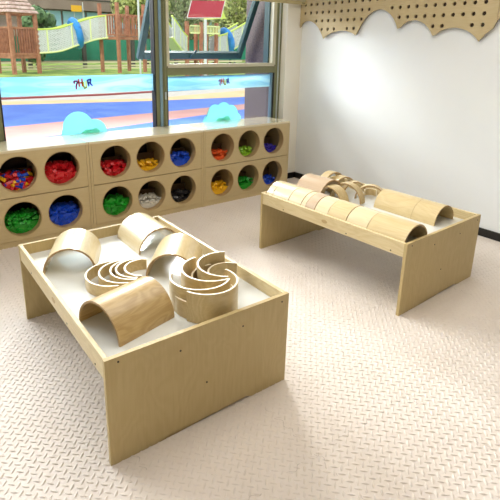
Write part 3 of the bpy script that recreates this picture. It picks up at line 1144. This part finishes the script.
# green windbreak fence behind
def windbreak():
    t = empty('windbreak_fence', (4, 32, 0))
    tag(t, 'green mesh windbreak fence on dark posts behind the playground', 'fence')
    obj('mesh_panel', bx(0, 22, 0, .05, .5, 1.95), M['greenmesh'], t, smooth=False)
    for k in range(8):
        obj('post', bx(.6 + k * 3.45, .84 + k * 3.45, -.25, -.05, 0, 2.0), M['fpost'], t, smooth=False)
windbreak()
t = empty('rail_fence', (2, 31, 0))
tag(t, 'low pale post and rail fence along the lawn, in front of the green mesh', 'fence')
for z in (.42, .20, .05):
    obj('rail', bx(0, 22, 0, .05, z - .05, z + .05), M['rail'], t, smooth=False)
for k in range(8):
    obj('post', bx(.3 + k * 3, .4 + k * 3, .05, .15, 0, .5), M['fpost'], t, smooth=False)

# building
b = empty('building', (5, 45, 0))
tag(b, 'long brown clad building with a strip of pale blue windows, behind the playground', 'building')
obj('wall', bx(-8, 40, 0, 6, 0, 3.0), M['bwall'], b, smooth=False)
obj('upper_wall', bx(-8, 40, -.3, 6, 4.45, 7), M['bwall'], b, smooth=False)
obj('recess_wall', bx(-8, 40, .4, 6, 3.0, 4.45), M['bwall'], b, smooth=False)
for k in range(9):
    f = obj('window', bx(7.6 + k * 2.2, 9.6 + k * 2.2, .2, .4, 3.05, 4.35), M['bwin'], b, smooth=False)
    obj('window_bar', bx(8.55 + k * 2.2, 8.63 + k * 2.2, .14, .2, 3.05, 4.35), M['mast'], f, smooth=False)
for z in (5.3, 6.4):
    obj('cladding_joint', bx(-8, 40, -.34, -.3, z, z + .1), M['fpost'], b, smooth=False)
o = obj('sign', bx(15.2, 16.0, 38.0, 38.06, 4.0, 4.45), M['o_yellow'], None, smooth=False)
# thin sign mast (stands on the lawn)
bm = bmesh.new()
o.name = 'sign_plate'
t = empty('street_sign', (13.05, 38, 0))
tag(t, 'small yellow sign on a thin pole beyond the net bridge', 'sign')
o.parent = t
o.data.transform(Matrix.Translation((-15.15, -38, -.10)))
obj('pole', tube(bmesh.new(), [(.95, .03, 0), (.95, .03, 4.6)], .035, 6), M['mast'], t)
o = obj('light_mast', tube(bmesh.new(), [(12.06, 24.6, 0), (12.06, 24.6, 6)], .055, 10), M['mast'])
tag(o, 'thin pale metal mast in front of the timber platform', 'pole')

# second play structure seen through the right window
t = platform_tower('play_fort', (13.45, 22.0, 0), [(0, 0), (.83, -.05), (1.25, .1), (2.0, .25), (1.8, 2.0), (-.1, 1.9)], .95, 1.2, 2.7,
                   'timber play fort on posts beneath the crimson panel, seen through the right window', n=5)
bm = bmesh.new()
prism(bm, [(-.16, 2.85), (1.90, 2.94), (2.15, 3.78), (.10, 3.67)], 'y', -.30, -.24)
ro = obj('roof_panel', bm, M['red'], t, smooth=False)
bm = bmesh.new()
for p, q in (((-.16, -.3, 2.85), (.10, -.3, 3.67)), ((-.16, -.3, 2.85), (1.90, -.3, 2.94)), ((1.90, -.3, 2.94), (2.15, -.3, 3.78))):
    bar(bm, p, q, .03)
obj('panel_trim', bm, M['mast'], ro, smooth=False)
obj('gable_roof', prism(bmesh.new(), [(2.0, 2.9), (2.75, 2.95), (2.35, 3.7)], 'y', .4, 1.5), M['lime'], t, smooth=False)
for x0, x1 in ((.15, .75), (1.0, 2.0)):
    bm = bmesh.new()
    for z in (2.15, 2.5):
        bar(bm, (x0, -.1, z), (x1, -.02, z), .07)
    n = int((x1 - x0) / .1)
    for k in range(n + 1):
        bar(bm, (x0 + (x1 - x0) * k / n, -.06, 2.15), (x0 + (x1 - x0) * k / n, -.06, 2.5), .035)
    obj('lime_railing', bm, M['limew'], t, smooth=False)
net_bridge('net_bridge', [(11.9, 20.8, 1.9), (12.5, 21.2, 1.5), (13.0, 21.6, 1.2), (13.5, 22.0, 1.0)], .95, .8,
           'rope net bridge descending to the play fort, left part of the right window', None)
net_bridge('net_bridge', [(15.5, 22.2, 1.0), (16.2, 22.5, 1.1), (17.0, 22.8, 1.35), (18.2, 23.2, 1.8)], 1.05, .8,
           'rope net bridge rising right of the play fort, beside the granite pillar', .55)
o = obj('pole', tube(bmesh.new(), [(13.65, 20.6, 0), (13.65, 20.6, 2.75)], .075, 10), M['mast'])
tag(o, 'grey metal pole standing in front of the play fort, in the right window', 'pole')

# trees: crowns of many leaf quads around a trunk
def tree(name, x, y, z0, z1, rad, leaf, label, n=2600, seed=1, trunk=True):
    rng = random.Random(seed)
    t = empty(name, (x, y, 0))
    tag(t, label, 'tree' if trunk else 'bush', 'trees beyond the playground' if trunk else None)
    if trunk:
        bm = bmesh.new()
        tube(bm, [(0, 0, 0), (.1, 0, z0 * .6), (0, .1, z0 + (z1 - z0) * .5)], .13, 8)
        for k in range(4):
            a = k * 1.6 + seed
            tube(bm, [(0, 0, z0 * .8), (math.cos(a) * rad * .5, math.sin(a) * rad * .5, z0 + (z1 - z0) * .45)], .05, 6)
        obj('trunk', bm, M['bark'], t)
    lobes = []
    for k in range(11):
        a, e = rng.uniform(0, 2 * PI), rng.uniform(-.9, 1)
        lobes.append((Vector((math.cos(a) * rad * .6, math.sin(a) * rad * .6, (z0 + z1) / 2 + e * (z1 - z0) * .33)), rad * rng.uniform(.35, .6)))
    bm = bmesh.new()
    for k in range(n):
        c_, r_ = rng.choice(lobes)
        d = Vector((rng.gauss(0, 1), rng.gauss(0, 1), rng.gauss(0, 1))).normalized()
        p = c_ + d * r_ * rng.uniform(.75, 1.05)
        s = rng.uniform(.07, .14)
        a = Vector((rng.gauss(0, 1), rng.gauss(0, 1), rng.gauss(0, 1))).normalized()
        b_ = d.cross(a).normalized() * s
        a = b_.cross(d).normalized() * s * 1.5
        vs = [bm.verts.new(p + q) for q in (-a, b_ * .8, a, -b_ * .8)]
        bm.faces.new(vs)
    obj('crown', bm, M[leaf], t, smooth=False)
    return t
tree('bush', 8.5, 30.4, .1, 3.9, 1.0, 'leaf1', 'round green bush beside the play tower roof, before the building', 2200, 3, False)
for i, (x, y, z0, z1, rd, lf, lb) in enumerate((
        (17.5, 34.5, 1.5, 7.0, 2.2, 'leaf2', 'bright yellow green tree behind the boarded platform, left of the window post'),
        (22.5, 37, 1.2, 7.5, 3.2, 'leaf3', 'dull green tree at the upper left of the right window'),
        (26.5, 36, 1.2, 8.0, 3.2, 'leaf2', 'yellow green tree behind the crimson panel'),
        (31.0, 36, 1.0, 8.0, 3.4, 'leaf3', 'tree with dull green leaves right of the crimson panel'),
        (34.5, 33, .8, 8.0, 3.2, 'leaf2', 'pale yellow green tree beside the granite pillar'))):
    tree('tree', x, y, z0, z1, rd, lf, lb, 4200, 11 + i)

# ------------------------------------------------------------------ camera
f, cx, cy, hcam = 480.1854, 226.5058, 188.4809, 1.4902
CAMR, CAMU, CAMW = [Vector(v) for v in ((0.809517, -0.586966, 0.012375), (0.156567, 0.236148, 0.959021), (0.565835, 0.774406, -0.283065))]
cd = bpy.data.cameras.new('camera')
cam = bpy.data.objects.new('camera', cd)
C.objects.link(cam)
m = Matrix.Identity(4)
for i in range(3):
    m[i][0], m[i][1], m[i][2] = CAMR[i], CAMU[i], -CAMW[i]
m[2][3] = hcam
cam.matrix_world = m
cd.sensor_fit = 'HORIZONTAL'
cd.sensor_width = 36
cd.lens = f / 500 * 36
cd.shift_x = (250 - cx) / 500
cd.shift_y = (cy - 250) / 500
cd.clip_start = .05
cd.clip_end = 300
S.camera = cam

# ------------------------------------------------------------------ light
w = bpy.data.worlds.new('sky')
S.world = w
w.use_nodes = True
bg = w.node_tree.nodes['Background']
bg.inputs[0].default_value = (.88, .94, 1.0, 1)
bg.inputs[1].default_value = 1.7

sun = bpy.data.lights.new('sun', 'SUN')
sun.energy = 1.7
sun.angle = R(1.5)
sun.color = (1, .95, .86)
so = bpy.data.objects.new('sun', sun)
C.objects.link(so)
so.rotation_euler = Vector((.60, .34, -.62)).to_track_quat('-Z', 'Y').to_euler()

def area(name, loc, target, sx, sy, power, col):
    l = bpy.data.lights.new(name, 'AREA')
    l.shape = 'RECTANGLE'
    l.size, l.size_y = sx, sy
    l.energy = power
    l.color = col
    o = bpy.data.objects.new(name, l)
    C.objects.link(o)
    o.location = loc
    o.rotation_euler = (Vector(target) - Vector(loc)).to_track_quat('-Z', 'Y').to_euler()
    return o
area('added_sky_fill', (4.5, 8.2, 4.0), (2.7, 2.4, 1.5), 1.9, 1.9, 690, (1, .99, .98))  # added fill outside the right window, boosts daylight in the room
area('added_sky_fill', (-1.0, 8.2, 4.0), (-.4, 2.4, 1.5), 6.0, 1.9, 900, (.95, .98, 1))  # added wide fill outside the left windows, boosts daylight likewise
area('added_ceiling_fill', (1.7, 1.7, ZC - .03), (1.7, 1.7, 0), 2.4, 1.6, 42, (1, .95, .85))  # unseen overhead fill, added to lift the shaded sides of the room

S.view_settings.view_transform = 'Standard'
S.view_settings.look = 'None'
S.view_settings.gamma = 1
S.view_settings.use_curve_mapping = False
S.view_settings.exposure = 0.0
S.cycles.max_bounces = 10
S.cycles.transparent_max_bounces = 16
S.cycles.use_denoising = True
S.cycles.sample_clamp_indirect = 6
